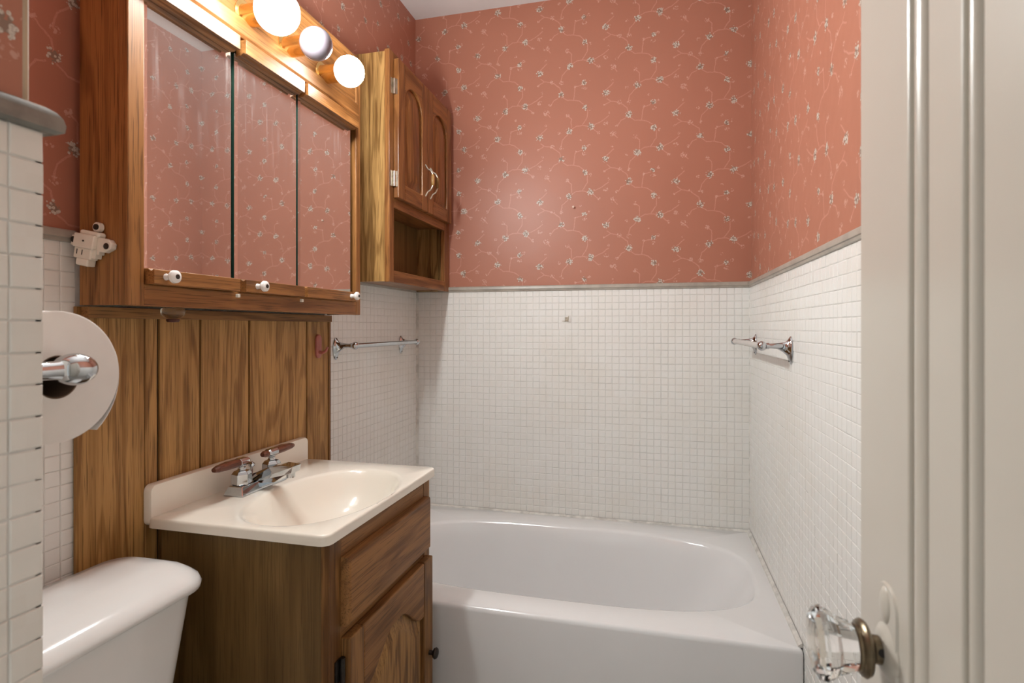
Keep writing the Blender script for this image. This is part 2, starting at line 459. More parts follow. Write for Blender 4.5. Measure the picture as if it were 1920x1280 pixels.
WLOC[wall_back] = WLOC[wall_left] = WLOC[wall_right] = WLOC[part] = Vector((0, 0, 0))
# grout beds behind the tiles
obj('grout_bed', MB().box(XL, XR, YB+.0014, YB+.0075, TUB_Z-.02, ZT), 'grout', wall_back)
obj('grout_bed', MB().box(XL-.0075, XL-.0014, PY, YB, 0, ZT), 'grout', wall_left)
obj('grout_bed', MB().box(XR+.0014, XR+.0075, -.18, YB, 0, ZT), 'grout', wall_right)
obj('grout_bed', MB().box(PX-.006, PX-.0014, -.3, PY-.0014, 0, ZP).box(XL, PX-.0014, PY-.006, PY-.0014, 0, ZP), 'grout', part)
bx = [XR - PITCH*(i+.5) for i in range(int(1.372/PITCH))]
tile_wall(wall_back, [((0,-1,0), (1,0,0), [(x, YB, z) for x in bx for z in rows(ZT, TUB_Z-.015)])],
          lambda px, py: px > 850 and px < 1402 and 545 < py < 990)
ly = [YB - PITCH*(i+.5) for i in range(int((YB-PY)/PITCH)+1)]
lc = [(XL, y, z) for y in ly for z in rows(ZT, .0) if not (.80 < y < 1.58) and not (y > TUB_Y+.03 and z < TUB_Z-.03) and y > PY+.02]
tile_wall(wall_left, [((1,0,0), (0,1,0), lc)],
          lambda px, py: (82 < px < 136 and 445 < py < 1090) or (612 < px < 778 and 540 < py < 875))
rc = [(XR, y, z) for y in [YB - PITCH*(i+.5) for i in range(int((YB+.17)/PITCH))] for z in rows(ZT, 0) if not (y > TUB_Y+.03 and z < TUB_Z-.03)]
tile_wall(wall_right, [((-1,0,0), (0,1,0), rc)], lambda px, py: 1407 < px < 1612 and 440 < py < 1280)
pc1 = [(PX, PY - PITCH*(i+.5), z) for i in range(24) for z in rows(ZP, 0)]
pc2 = [(PX - PITCH*(i+.5), PY, z) for i in range(18) for z in rows(ZP, 0)]
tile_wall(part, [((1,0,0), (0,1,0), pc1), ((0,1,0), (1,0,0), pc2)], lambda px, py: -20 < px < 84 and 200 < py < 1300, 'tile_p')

for nm, lb, a, b, sx in (('trim_7', 'white caulk line in the left corner above the tub', XL-.001, .012, 1), ('trim_8', 'white caulk line in the right corner above the tub', XR+.001, .004, -1)):
    struct(nm, MB().prism([(a, YB+.003), (a, YB-.0035), (a+sx*.002, YB-.002), (a+sx*b, YB-.0004), (a+sx*b, YB+.003)], 'Z', TUB_Z+.002, ZT-.002), 'caulk', lb)
# ------------------------------------------------------------------ trim rails on top of the tile
def trim_prof(d, z0, z1, back=.008):          # (outward, z)
    h = z1 - z0
    return [(-back, z0), (.001, z0), (.0045, z0+.001), (.0055, z0+.004), (.0055, z0+.0065), (.0085, z0+.008), (.0085, z1-.006), (.006, z1-.0018), (.001, z1), (-back, z1)]
tp = trim_prof(0, ZT-.002, ZT+.021)
struct('trim_1', MB().prism([(YB - a, z) for a, z in tp], 'X', XL-.002, XR+.002), 'trim', 'taupe rail capping the tile on the back wall', smooth=True)
struct('trim_2', MB().prism([(XR - a, z) for a, z in tp], 'Y', -.18, YB), 'trim', 'taupe rail capping the tile on the right wall', smooth=True)
struct('trim_3', MB().prism([(XL + a, z) for a, z in tp], 'Y', PY+.012, .787), 'trim', 'taupe rail capping the tile behind the toilet paper', smooth=True)
struct('trim_4', MB().prism([(XL + a, z) for a, z in tp], 'Y', 1.60, YB), 'trim', 'taupe rail capping the tile under the small oak cabinet', smooth=True)
# cap rail of the partition: bull-nosed, running round the corner
mb = MB(); z0, z1 = ZP-.001, ZP+.022
prof = [(-.012, z0), (.008, z0), (.0135, z0+.003), (.0145, z0+.009), (.0125, z0+.015), (.008, z0+.0195), (0, z1), (-.012, z1)]
ringA = [(PX + a*.55, -.18, z) for a, z in prof]
ringB = [(PX + a*.55, PY + min(a, .0)*.55 + (a*.9 if a > 0 else 0), z) for a, z in prof]
ringC = [(XL, PY + (a*.9 if a > 0 else a*.55), z) for a, z in prof]
mb.rings([ringA, ringB, ringC])
struct('trim_5', mb, plain('grey_cap_glaze', (.22, .21, .18), .2, var=.35, vscale=25, coat=.4), 'glossy grey bullnose rail on the partition wall', smooth=True)
# worn paper edge on the partition corner
struct('trim_6', MB().lathe([(.0030, 0), (.0030, CEIL-ZP-.022)], (PX-.0105, PY-.0085, ZP+.02), 'Z', 10), plain('worn_paper_edge', (.52, .36, .23), .6, var=.3, vscale=12),
       'pale worn corner edge of the partition wallpaper', smooth=True)

# ------------------------------------------------------------------ bathtub
def basin(mb, outer, drop, inner_c, rings_in, z_top, lip=.010, skirt=None):
    """outer outline -> deck -> basin rings. rings_in: list of (cx,cy,ax,ay,n,z)"""
    cx0, cy0 = inner_c
    def ell(cx, cy, ax, ay, n, p):
        dx, dy = p[0]-cx0, p[1]-cy0; L = math.hypot(dx/ax, dy/ay); t = math.atan2(dy/ay, dx/ax)
        c, s = math.cos(t), math.sin(t)
        k = (abs(c)**n + abs(s)**n) ** (-1/n)
        return (cx+ax*c*k, cy+ay*s*k)
    def shrink(p, d):
        dx, dy = p[0]-cx0, p[1]-cy0; L = math.hypot(dx, dy); return (p[0]-dx/L*d, p[1]-dy/L*d)
    rs = []
    rs.append([(p[0], p[1], z_top-drop) for p in outer])
    rs.append([(p[0], p[1], z_top-lip) for p in outer])
    for a in (30, 60, 90):
        q = lip*(1-math.cos(R(a))); rs.append([(*shrink(p, q*.8), z_top-lip+lip*math.sin(R(a))) for p in outer])
    for r in rings_in: rs.append([(*ell(*r[:5], p), r[5]) for p in outer])
    mb.rings(rs, cap0=False, cap1=True)
    return mb
t0 = -.31; cyt = (1.585 + 2.178)/2
mb = MB()
ztub = TUB_Z
ins = []
for k, (dx, sx, sy, z) in enumerate([(0, 1.012, 1.03, 0), (0, 1.0, 1.0, -.003), (0, .988, .975, -.012), (-.012, .965, .94, -.06), (-.04, .90, .90, -.16), (-.075, .83, .85, -.26), (-.09, .78, .78, -.305), (-.10, .66, .62, -.325), (-.10, .3, .28, -.33)]):
    ins.append((t0+dx, cyt, .605*sx, .298*sy, 3.2, ztub+z))
basin(mb, rrect(XL+.001, XR-.001, TUB_Y, YB-.001, .006, 3, 26), ztub-.002, (t0, cyt), ins, ztub, .014)
tub = tag(obj('bathtub', mb, 'tub', smooth=True, base=(t0, cyt, 0), angle=50), 'white enamel bathtub fitted between the tiled walls', 'bathtub')
obj('caulk_line', MB().prism([(XR-.0015, ztub-.001), (XR-.012, ztub-.001), (XR-.010, ztub+.004), (XR-.0015, ztub+.010)], 'Y', TUB_Y+.012, YB-.002), 'caulk', tub)
obj('caulk_line', MB().prism([(YB-.0015, ztub-.001), (YB-.010, ztub-.001), (YB-.008, ztub+.003), (YB-.0015, ztub+.007)], 'X', XL+.004, XR-.004), 'caulk', tub)

# ------------------------------------------------------------------ wood board panel on the left wall
PF = XL + .010
panel = thing('wood_panel', 'grooved brown wood board panelling behind the sink', 'panel', (XL, 1.19, 0))
obj('backing', MB().box(XL+.0005, XL+.004, .788, 1.472, 0, H+.036).box(XL+.0005, XL+.004, 1.472, 1.594, TUB_Z+.002, H+.036), 'black', panel)
for a, b in ((.784, .9235), (.9250, .9535), (.9600, 1.0665), (1.0718, 1.2255), (1.2312, 1.4715), (1.4768, 1.586)):
    obj('board', MB().box(XL+.002, PF, a, b, TUB_Z+.002 if b > 1.5 else 0, H+.0385), 'panel', panel, bevel=.0012, seg=1)
obj('edge_strip', MB().box(XL+.0005, PF+.003, 1.5865, 1.598, TUB_Z+.002, H+.0385), 'vanZ', panel, bevel=.002)
obj('top_strip', MB().box(PF, PF+.018, .792, 1.58, H+.018, H+.0385), 'vanY', panel, bevel=.001)  # darker strip along the top of the boards

# ------------------------------------------------------------------ vanity cabinet
VN, VF, VX_ = .950, 1.4355, -.604              # near side, far side, front of the face frame
VT = H - .4085
van = thing('vanity_cabinet', 'brown oak vanity cabinet under the cream sink', 'cabinet', (-.80, 1.19, 0))
obj('side_panel', MB().box(-1.000, VX_-.019, VN, VN+.012, .0, VT), 'vanS', van)
obj('side_panel', MB().box(-1.000, VX_-.019, VF-.012, VF, .0, VT), 'vanS', van)
obj('bottom_panel', MB().box(-1.000, VX_-.019, VN+.012, VF-.012, .08, .095), 'vanS', van)
obj('back_panel', MB().box(-1.000, -.996, VN+.012, VF-.012, .0, VT-.15), 'vanS', van)
obj('toe_kick', MB().box(VX_-.07, VX_-.055, VN+.012, VF-.012, 0, .08), 'vanS', van)
obj('stile', MB().box(VX_-.019, VX_, VN-.001, VN+.042, .0, VT), 'vanZ', van, bevel=.0015)
obj('stile', MB().box(VX_-.019, VX_, VF-.040, VF, .0, VT), 'vanZ', van, bevel=.0015)
obj('rail', MB().box(VX_-.019, VX_-.0005, VN+.042, VF-.040, VT-.058, VT), 'vanY', van, bevel=.001)
obj('rail', MB().box(VX_-.019, VX_-.0005, VN+.042, VF-.040, H-.632, H-.575), 'vanY', van, bevel=.001)
obj('rail', MB().box(VX_-.019, VX_-.0005, VN+.042, VF-.040, .08, .12), 'vanY', van, bevel=.001)
DY0, DY1 = .988, 1.403
def lipped(y0, y1, z0, z1, xb, xf, r=.012):    # drawer front with a routed edge
    mb = MB(); rs = []
    for d, x in ((0, xb), (0, xf-.009), (.002, xf-.0065), (.0075, xf-.0055), (.009, xf-.001), (.0105, xf)):
        rs.append([(x, y0+d, z0+d), (x, y1-d, z0+d), (x, y1-d, z1-d), (x, y0+d, z1-d)])
    return mb.rings(rs)
dr = obj('drawer_front', MB().rings([[(x, DY0+d, H-.5905+d), (x, DY1-d, H-.5905+d), (x, DY1-d, H-.4535-d), (x, DY0+d, H-.4535-d)]
        for d, x in ((0, VX_), (0, VX_+.012), (.0015, VX_+.0155), (.0045, VX_+.0185), (.009, VX_+.020))]), 'vanY', van, smooth=True, angle=30)

def arch_pts(y0, y1, zs, zp, kind, n=24):
    pts = []
    for i in range(n+1):
        t = i/n; y = y0 + (y1-y0)*t; c = abs(2*t-1)
        if kind == 'cathedral':
            q = 1 if c < .0 else max(0, min(1, (.92-c)/.80)); q = q*q*(3-2*q)
        else:
            q = 0 if c > .93 else math.sqrt(max(0, 1-(c/.93)**2))*.92 + .08
        pts.append((y, zs + (zp-zs)*q))
    return pts
def panel_door(parent, name, y0, y1, z0, z1, xb, th, st, rb, zs, zp, kind, mZ, mY, mP, bev=.0035, label=None):
    """frame-and-panel door in the plane x = const, front towards +x"""
    oy0, oy1, oz0 = y0+st, y1-st, z0+rb
    arch = arch_pts(oy0, oy1, zs, zp, kind)
    xf = xb+th
    # raised panel (main mesh of the door)
    mb = MB()
    def outline(d, x):
        pts = [(x, oy0-.004+d, oz0-.004+d), (x, oy1+.004-d, oz0-.004+d)]
        cy = (oy0+oy1)/2; s = (oy1-oy0+.008-2*d)/(oy1-oy0)
        for y, z in reversed(arch): pts.append((x, cy+(y-cy)*s, z+.004-d))
        return pts
    mb.rings([outline(0, xb+.003), outline(0, xf-.011), outline(.006, xf-.011), outline(.010, xf-.0095), outline(.034, xf-.0025), outline(.036, xf-.0018)])
    door = obj(name, mb, mP, parent, smooth=True, angle=25)
    for a, b in ((y0, oy0), (oy1, y1)):
        obj('stile', MB().box(xb, xf, a, b, z0, z1), mZ, door, bevel=bev, seg=3)
    obj('rail', MB().box(xb, xf-.0004, oy0, oy1, z0, oz0), mY, door, bevel=bev, seg=3)
    top = [(oy0, z1)] + [(y, z) for y, z in arch] + [(oy1, z1)]
    mb = MB().rings([[(xb, y, z) for y, z in top], [(xf-.0004, y, z) for y, z in top]])
    obj('rail', mb, mY, door, bevel=bev, seg=3, angle=50)
    return door
vd = panel_door(van, 'door', DY0, 1.410, .105, H-.613, VX_, .021, .056, .055, H-.752, H-.683, 'cathedral', 'vanZ', 'vanY', 'vanP')
kn = obj('knob', MB().lathe([(.006, 0), (.0055, .010), (.012, .014), (.0145, .019), (.012, .023), (.006, .0255), (0, .026)], (VX_+.020, 1.386, H-.862), 'X', 20), 'bronze', vd, smooth=True)
kn['label'] = 'small dark bronze knob'
for zz in (H-.672, .19):
    obj('hinge', MB().lathe([(.0055, -.024), (.0055, .024)], (VX_+.008, DY0-.006, zz), 'Z', 12).box(VX_, VX_+.003, DY0-.022, DY0-.004, zz-.022, zz+.022), 'bronze', vd, smooth=True)

# ------------------------------------------------------------------ sink top
top = thing('sink_top', 'cream cultured marble sink top with an oval bowl', 'sink', (-.80, 1.18, H-.387))
mb = MB(); sc = (-.744, 1.166); ZTOP = H-.387
ins = [(sc[0], sc[1], .145*a, .222*b, 2.15, ZTOP+z) for a, b, z in
       ((1.04, 1.03, .0), (1.0, 1.0, -.0012), (.965, .975, -.006), (.90, .93, -.022), (.80, .85, -.052), (.66, .72, -.083), (.46, .52, -.104), (.25, .28, -.112), (.10, .07, -.115))]
basin(mb, rrect(-1.012, -.590, .920, 1.455, .020, 6, 14), .021, sc, ins, ZTOP, .006)
deck = obj('counter', mb, 'marble', top, smooth=True, angle=60)
obj('drain', MB().lathe([(.022, -.114), (.022, -.1085), (.018, -.1075), (.013, -.110), (0, -.110)], (sc[0], sc[1], ZTOP), 'Z', 24), 'chrome', top, smooth=True)
mb = MB()
bs = []
for y, z in rrect(.9205, 1.4545, ZTOP-.020, H-.322, .014, 5, 4): bs.append((y, z))
mb.rings([[(-1.0135, y, z) for y, z in bs], [(-1.000, y, z) for y, z in bs], [(-.9965, (y-1.1875)*.993+1.1875, z-.0015) for y, z in bs]])
obj('backsplash', mb, 'marble', top, smooth=True, angle=40)

# ------------------------------------------------------------------ faucet
FX, FY = -.938, 1.163
fz = ZTOP + .0005
fa = thing('faucet', 'chrome two-handle faucet with brown wooden levers', 'faucet', (FX, FY, fz))
def frus(x0, x1, y0, y1, z0, z1, d): 
    return [[(x0,y0,z0),(x1,y0,z0),(x1,y1,z0),(x0,y1,z0)], [(x0+d,y0+d,z1),(x1-d,y0+d,z1),(x1-d,y1-d,z1),(x0+d,y1-d,z1)]]
obj('base', MB().rings(frus(FX-.027, FX+.027, FY-.082, FY+.082, fz, fz+.021, .009)), 'chrome', fa, bevel=.002)
sp_ = [(FX-.020, fz+.010), (FX+.028, fz+.006), (FX+.062, fz+.020), (FX+.086, fz+.036), (FX+.108, fz+.043), (FX+.112, fz+.060), (FX+.078, fz+.062), (FX+.045, fz+.055), (FX+.010, fz+.040), (FX-.020, fz+.030)]
mb = MB()
def spr(y, sh): return [(x+sh*0, y, z) for x, z in sp_]
mb.rings([[(x, FY-.022 + (.006 if z > fz+.03 else 0), z) for x, z in sp_], [(x, FY+.022 - (.006 if z > fz+.03 else 0), z) for x, z in sp_]])
obj('spout', mb, 'chrome', fa, bevel=.002)
obj('aerator', MB().lathe([(.010, 0), (.010, .014)], (FX+.094, FY, fz+.030), 'Z', 16), 'chrome', fa, smooth=True)
obj('lift_rod', MB().lathe([(.003, .02), (.003, .047), (.007, .05), (.008, .056), (.003, .06), (0, .06)], (FX-.016, FY, fz), 'Z', 14), 'chrome', fa, smooth=True)
for sgn in (-1, 1):
    hy = FY + sgn*.0525
    h = obj('handle', MB().lathe([(.0205, .0215), (.0225, .024), (.0225, .046), (.017, .053), (.010, .055), (.008, .060), (.0105, .064), (.0105, .066)], (FX, hy, fz), 'Z', 6), 'chrome', fa, bevel=.0012)
    ca, sa = math.cos(R(10)), math.sin(R(10))
    def lv(l, wd, zc, ht):                     # cross-section ring of the lever at distance l along its length
        y = hy + sgn*l
        return [(FX-wd, y, zc-ht*.4), (FX-wd*.55, y, zc-ht), (FX+wd*.55, y, zc-ht), (FX+wd, y, zc-ht*.4), (FX+wd, y, zc+ht*.4), (FX+wd*.55, y, zc+ht), (FX-wd*.55, y, zc+ht), (FX-wd, y, zc+ht*.4)]
    zc = fz+.0735
    obj('lever', MB().rings([lv(.011, .0115, zc, .0085), lv(.045, .0115, zc+.001, .009), lv(.075, .0095, zc+.0005, .007), lv(.086, .006, zc, .0045)]), 'lever', h, bevel=.001)
    obj('lever_cap', MB().rings([lv(-.018, .0095, zc, .006), lv(-.013, .012, zc, .0088), lv(.013, .0123, zc, .0094)]), 'chrome', h, bevel=.0008)
    obj('lever_tail', MB().rings([lv(-.034, .006, zc, .005), lv(-.028, .009, zc, .007), lv(-.0175, .0095, zc, .0075)]) if sgn > 0 else MB().rings([lv(-.0195, .006, zc, .004), lv(-.0175, .0085, zc, .0055)]), 'lever' if sgn > 0 else 'chrome', h)

# ------------------------------------------------------------------ mirror cabinet
CX, CY0, CY1 = -.902, .787, 1.590
CZ0, CZ1 = H+.0395, H+.838
cab = thing('mirror_cabinet', 'oak mirror cabinet with three mirrored doors and a light bar', 'cabinet', (-.96, 1.19, CZ0))
obj('side_panel', MB().box(XL+.012, CX-.020, CY0+.0015, CY0+.014, CZ0+.001, CZ1), 'oakZ', cab)
obj('side_panel', MB().box(XL+.012, CX-.020, CY1-.014, CY1-.0015, CZ0+.001, CZ1), 'oakZ', cab)
obj('bottom_panel', MB().box(XL+.012, CX-.020, CY0+.014, CY1-.014, CZ0+.004, CZ0+.016), 'oakY', cab)
obj('top_panel', MB().box(XL+.012, CX-.020, CY0+.014, CY1-.014, CZ1-.014, CZ1), 'oakY', cab)
obj('back_panel', MB().box(XL+.0105, XL+.0118, CY0+.014, CY1-.014, CZ0+.016, CZ1-.014), 'vanS', cab)
obj('stile', MB().box(CX-.020, CX, CY0, CY0+.034, CZ0, CZ1), 'oakZ', cab, bevel=.002)
obj('stile', MB().box(CX-.020, CX, CY1-.026, CY1, CZ0, CZ1), 'oakZ', cab, bevel=.002)
obj('rail', MB().box(CX-.020, CX-.0006, CY0+.034, CY1-.026, CZ0, CZ0+.040), 'oakY', cab, bevel=.002)
obj('rail', MB().rings([[(x, CY0+.034, z), (x2, CY0+.034, z2)] for x, z, x2, z2 in ()] or [[(CX-.020, y, H+.648), (CX+.004, y, H+.648), (CX+.010, y, H+.655), (CX+.010, y, H+.688), (CX+.004, y, H+.695), (CX-.020, y, H+.695)] for y in (CY0+.0345, CY1-.027)]), 'oakY', cab, bevel=.0015)
lp = obj('light_panel', MB().box(CX-.020, CX-.004, CY0+.034, CY1-.026, H+.695, H+.824), 'oakY', cab)
obj('rail', MB().box(CX-.020, CX+.006, CY0+.034, CY1-.026, H+.824, CZ1), 'oakY', cab, bevel=.002)
obj('divider', MB().box(CX-.055, CX-.020, CY0+.014, CY1-.014, H+.640, H+.655), 'vanS', cab)
# mirrored doors
DZ0, DZ1 = H+.1085, H+.606
MXB, MXF = CX-.0155, CX-.0070
doors = ((.8235, 1.0365), (1.0585, 1.2690), (1.2875, 1.5090 + .032))
for i, (a, b) in enumerate(doors):
    mb = MB()
    bv = .009
    # mirror plate: bevelled front border on its upright edges, green cut edges
    f0, f1 = a - (.0 if i == 0 else .004), b + (.0085 if i < 2 else .004)
    vs_ = [(MXB, f0, DZ0-.006), (MXB, f1, DZ0-.006), (MXB, f1, DZ1+.006), (MXB, f0, DZ1+.006)]
    fr = [(MXF-.0016, f0, DZ0-.006), (MXF-.0016, f1, DZ0-.006), (MXF-.0016, f1, DZ1+.006), (MXF-.0016, f0, DZ1+.006)]
    inn = [(MXF, f0+bv, DZ0-.006), (MXF, f1-.004, DZ0-.006), (MXF, f1-.004, DZ1+.006), (MXF, f0+bv, DZ1+.006)]
    mb.add(vs_ + fr + inn, [(8, 9, 10, 11), (4, 8, 11, 7), (9, 5, 6, 10)], 0)
    o8 = 0
    mb.add(vs_ + fr + inn, [(3, 2, 1, 0), (0, 4, 7, 3), (5, 1, 2, 6), (0, 1, 5, 9, 8, 4), (2, 3, 7, 11, 10, 6)], 1)
    md = obj('mirror_door', mb, ['mirror', 'pale_edge' if i == 0 else 'edge'], cab)
    bm = bmesh.new(); bm.from_mesh(md.data); bmesh.ops.remove_doubles(bm, verts=bm.verts, dist=1e-6); bmesh.ops.recalc_face_normals(bm, faces=bm.faces); bm.to_mesh(md.data); bm.free()
    rl, rh = a - (.001 if i == 0 else .0005), b + .0035
    def railp(zA, zB, up):
        # moulded rail: cove on the mirror side
        z_in, z_out = (zA, zB) if up else (zB, zA)
        s = 1 if up else -1
        return [(MXF+.0002, z_in), (CX+.006, z_in), (CX+.0105, z_in+s*.004), (CX+.0150, z_in+s*.0045), (CX+.0165, z_in+s*.002), (CX+.0205, z_in+s*.002), (CX+.0205, z_out-s*.001), (CX+.0195, z_out), (MXF+.0002, z_out)]
    obj('rail', MB().prism(railp(DZ1, H+.640, True), 'Y', rl, rh), 'oakY', md, bevel=.0008, seg=1)
    obj('rail', MB().prism(railp(H+.0795, DZ0, False), 'Y', rl, rh), 'oakY', md, bevel=.0008, seg=1)
    ky = (.848, 1.094, 1.500)[i]
    k = obj('knob', MB().lathe([(.0065, 0), (.0055, .006), (.006, .011), (.010, .0135), (.0125, .018), (.0118, .023), (.0075, .026), (.0045, .0262)], (CX+.0205, ky, H+.094), 'X', 24), 'ceramic', md, smooth=True)
    obj('screw_cover', MB().lathe([(.0048, .0255), (.0045, .0268), (0, .0272)], (CX+.0205, ky, H+.094), 'X', 16), 'bronze', md, smooth=True)
for y in (1.0475, 1.2785):
    obj('roller_catch', MB().box(CX-.001, CX+.006, y+.002, y+.010, H+.067, H+.0745), 'plastic', cab, bevel=.001)
# bulbs and sockets
BY = (.934, 1.084, 1.232, 1.388); BX, BZ = -.822, H+.708
for i, (y, r) in enumerate(zip(BY, (.046, .049, .0400, .0410))):
    obj('socket', MB().lathe([(.034, 0), (.034, .002), (.026, .004), (.0245, .010), (.0245, BX-CX-r*.70+.008), (.0225, BX-CX-r*.70+.008)], (CX-.004, y, BZ), 'X', 32), 'gold', cab, smooth=True)
    lab = ('lit white globe bulb out of frame above the left mirror', 'largest lit white globe bulb on the light bar', 'unlit lilac-white globe bulb between two lit ones', 'lit white globe bulb nearest the small wall cabinet')[i]
    mb = MB()
    prof = [(.014, -r-.020), (.016, -r-.004)] + [(r*math.sin(a), -r*math.cos(a)) for a in [R(t) for t in range(22, 181, 8)]]
    mb.lathe(prof, (0, 0, 0), 'X', 36)
    mb.v = [(p[0]+BX, p[1]+y, p[2]+BZ) for p in mb.v]
    tag(obj('globe_bulb', mb, 'bulb_off' if i == 2 else 'bulb', smooth=True, base=(BX, y, BZ), angle=180), lab, 'light bulb', 'globe bulbs of the light bar')

# ------------------------------------------------------------------ small wall cabinet in the corner
WX, WY0, WY1, WZ0, WZ1 = -.870, 1.7245, 2.2855, H+.155, H+.942
wc = thing('wall_cabinet', 'small oak wall cabinet with two arched doors and open shelf', 'cabinet', (-.95, 2.0, WZ0))
wb = XL+.009
obj('side_panel', MB().box(wb, WX-.0185, WY0+.003, WY0+.015, WZ0+.002, WZ1-.006), 'paleZ', wc)
obj('side_panel', MB().box(wb, WX-.0185, WY1-.016, WY1-.002, WZ0+.002, WZ1-.006), 'paleZ', wc)
obj('top_panel', MB().box(wb, WX-.0185, WY0+.015, WY1-.016, WZ1-.030, WZ1-.018), 'cabY', wc)
obj('bottom_panel', MB().box(wb, WX-.0185, WY0+.015, WY1-.016, WZ0+.006, WZ0+.018), 'cabY', wc)
obj('shelf', MB().box(wb+.004, WX-.0185, WY0+.015, WY1-.016, H+.428, H+.440), 'cabY', wc)
obj('back_panel', MB().box(wb, wb+.004, WY0+.015, WY1-.016, WZ0+.018, WZ1-.030), 'vanS', wc)
obj('stile', MB().box(WX-.0185, WX, WY0, WY0+.034, WZ0, WZ1), 'cabZ', wc, bevel=.0015)
obj('stile', MB().box(WX-.0185, WX, WY1-.052, WY1, WZ0, WZ1), 'cabZ', wc, bevel=.0015)
obj('rail', MB().box(WX-.0185, WX-.0005, WY0+.034, WY1-.052, WZ0, H+.196), 'cabY', wc, bevel=.0015)
obj('rail', MB().box(WX-.0185, WX-.0005, WY0+.034, WY1-.052, H+.411, H+.455), 'cabY', wc, bevel=.0015)
obj('rail', MB().box(WX-.0185, WX-.0005, WY0+.034, WY1-.052, H+.895, WZ1), 'cabY', wc, bevel=.0015)
for i, (a, b) in enumerate(((1.7545, 2.006), (2.0085, 2.2630))):
    d = panel_door(wc, 'door', a, b, H+.4435, H+.9205, WX+.0005, .0195, .050, .055, H+.792, H+.857, 'round', 'cabZ', 'cabY', 'cabZ', bev=.003)
    hy = 1.9835 if i == 0 else 2.031
    x0 = WX+.0195; zc = H+.560
    pts = [(x0, hy, zc+.060), (x0+.006, hy, zc+.050), (x0+.010, hy, zc+.043), (x0+.022, hy, zc+.036), (x0+.029, hy, zc+.024), (x0+.030, hy, zc), (x0+.029, hy, zc-.024), (x0+.022, hy, zc-.036), (x0+.010, hy, zc-.043), (x0+.006, hy, zc-.050), (x0, hy, zc-.060)]
    h = obj('handle', MB().tube(pts, .0032, 10), 'steel', d, smooth=True)
    obj('grip', MB().lathe([(.0045, -.021), (.0068, -.016), (.0072, 0), (.0068, .016), (.0045, .021)], (x0+.030, hy, zc), 'Z', 14), 'paleZ', d, smooth=True)
    if i == 0:
        for zz in (H+.823, H+.508):
            obj('hinge', MB().lathe([(.0052, -.026), (.0052, .026)], (WX+.006, a-.0055, zz), 'Z', 12).box(WX, WX+.002, a-.018, a-.003, zz-.026, zz+.026).box(WX+.004, WX+.016, a-.0012, a+.0002, zz-.026, zz+.026), 'steel', d, smooth=True)

# ------------------------------------------------------------------ towel bars
def towel_bar(x_wall, s, y1, y2, z, label, zb):
    t = thing('towel_bar', label, 'towel bar', (x_wall, (y1+y2)/2, z))
    off = .072
    for y in (y1, y2):
        mb = MB(); rs = []
        n = 28
        def oval(k, x, zc):                   # pointed-oval flange outline
            out = []
            for j in range(n):
                a = 6.283185*j/n; c, q = math.cos(a), math.sin(a)
                ry = .0185*k*(1-.22*max(0, -q)**2 - .10*max(0, q)**2); rz = .035*k
                out.append((x, y+ry*c, zc + rz*q - (.004*k if q < 0 else 0)*abs(q)))
            return out
        X = lambda d: x_wall + s*d
        rs = [oval(1, X(.0005), z-.006), oval(1, X(.003), z-.006), oval(.86, X(.0055), z-.005), oval(.50, X(.012), z-.002), oval(.33, X(.022), z+.001)]
        for d, r in ((.034, .0080), (.048, .0068), (.060, .0066)):
            rs.append([(X(d), y+r*math.cos(6.283185*j/n), z+.003+r*math.sin(6.283185*j/n)) for j in range(n)])
        mb.rings(rs)
        p = obj('post', mb, 'chrome', t, smooth=True, angle=60)
        obj('ball', MB().sphere((X(off), y, z+.003), .0128, seg=24, n=14), 'chrome', p, smooth=True, angle=180)
        obj('collar', MB().lathe([(.0085, .055), (.0085, .061), (.007, .063)], (x_wall, y, z+.003), 'X' if s > 0 else '-X', 18), 'chrome', p, smooth=True)
        for zz in (z+.019, z-.036):
            obj('screw', MB().lathe([(.0032, .004), (.0032, .0066), (.002, .0072)], (x_wall, y, zz), 'X' if s > 0 else '-X', 12), 'bronze', p, smooth=True)
    obj('bar', MB().lathe([(.0086, 0), (.0086, abs(y2-y1)-.018)], (x_wall+s*off, y1+.009, z+.003), 'Y', 20), zb, t, smooth=True)
    return t
towel_bar(XL, 1, 1.645, 2.131, H-.062, 'chrome towel bar on the left wall below the oak cabinet', 'chrome')
towel_bar(XR, -1, 1.612, 2.150, H-.052, 'towel bar with pale rod and chrome posts on the right wall', plain('pale_rod', (.62, .59, .56), .25, .3, var=.1))

# ------------------------------------------------------------------ small wall fittings
hk = thing('plastic_hook', 'pink oval plastic hook stuck on the wood panelling', 'hook', (PF, 1.529, H-.058))
pl = rrect(1.5155, 1.5425, H-.0945, H-.0215, .0134, 8, 3)
obj('plate', MB().rings([[(PF, y, z) for y, z in pl], [(PF+.005, y, z) for y, z in pl], [(PF+.0065, (y-1.529)*.88+1.529, (z-H+.058)*.95+H-.058) for y, z in pl]]), 'pink', hk, smooth=True, angle=40)
obj('prong', MB().tube([(PF+.005, 1.529, H-.076), (PF+.016, 1.530, H-.078), (PF+.027, 1.532, H-.072), (PF+.033, 1.533, H-.060)], [.0055, .0050, .0042, .0032], 10), 'pink', hk, smooth=True)
wh = thing('wire_hook', 'tiny bent wire hook on the white back wall tiles', 'hook', (-.3525, YB, H+.035))
obj('wire', MB().tube([(-.3525, YB, H+.028), (-.350, YB-.014, H+.026), (-.346, YB-.016, H+.034), (-.346, YB-.015, H+.048)], .0016, 8), 'steel', wh, smooth=True)
obj('plate', MB().box(-.374, -.347, YB-.0014, YB+.0004, H+.0255, H+.0285).box(-.362, -.349, YB-.0014, YB+.0004, H+.027, H+.043), 'steel', wh)
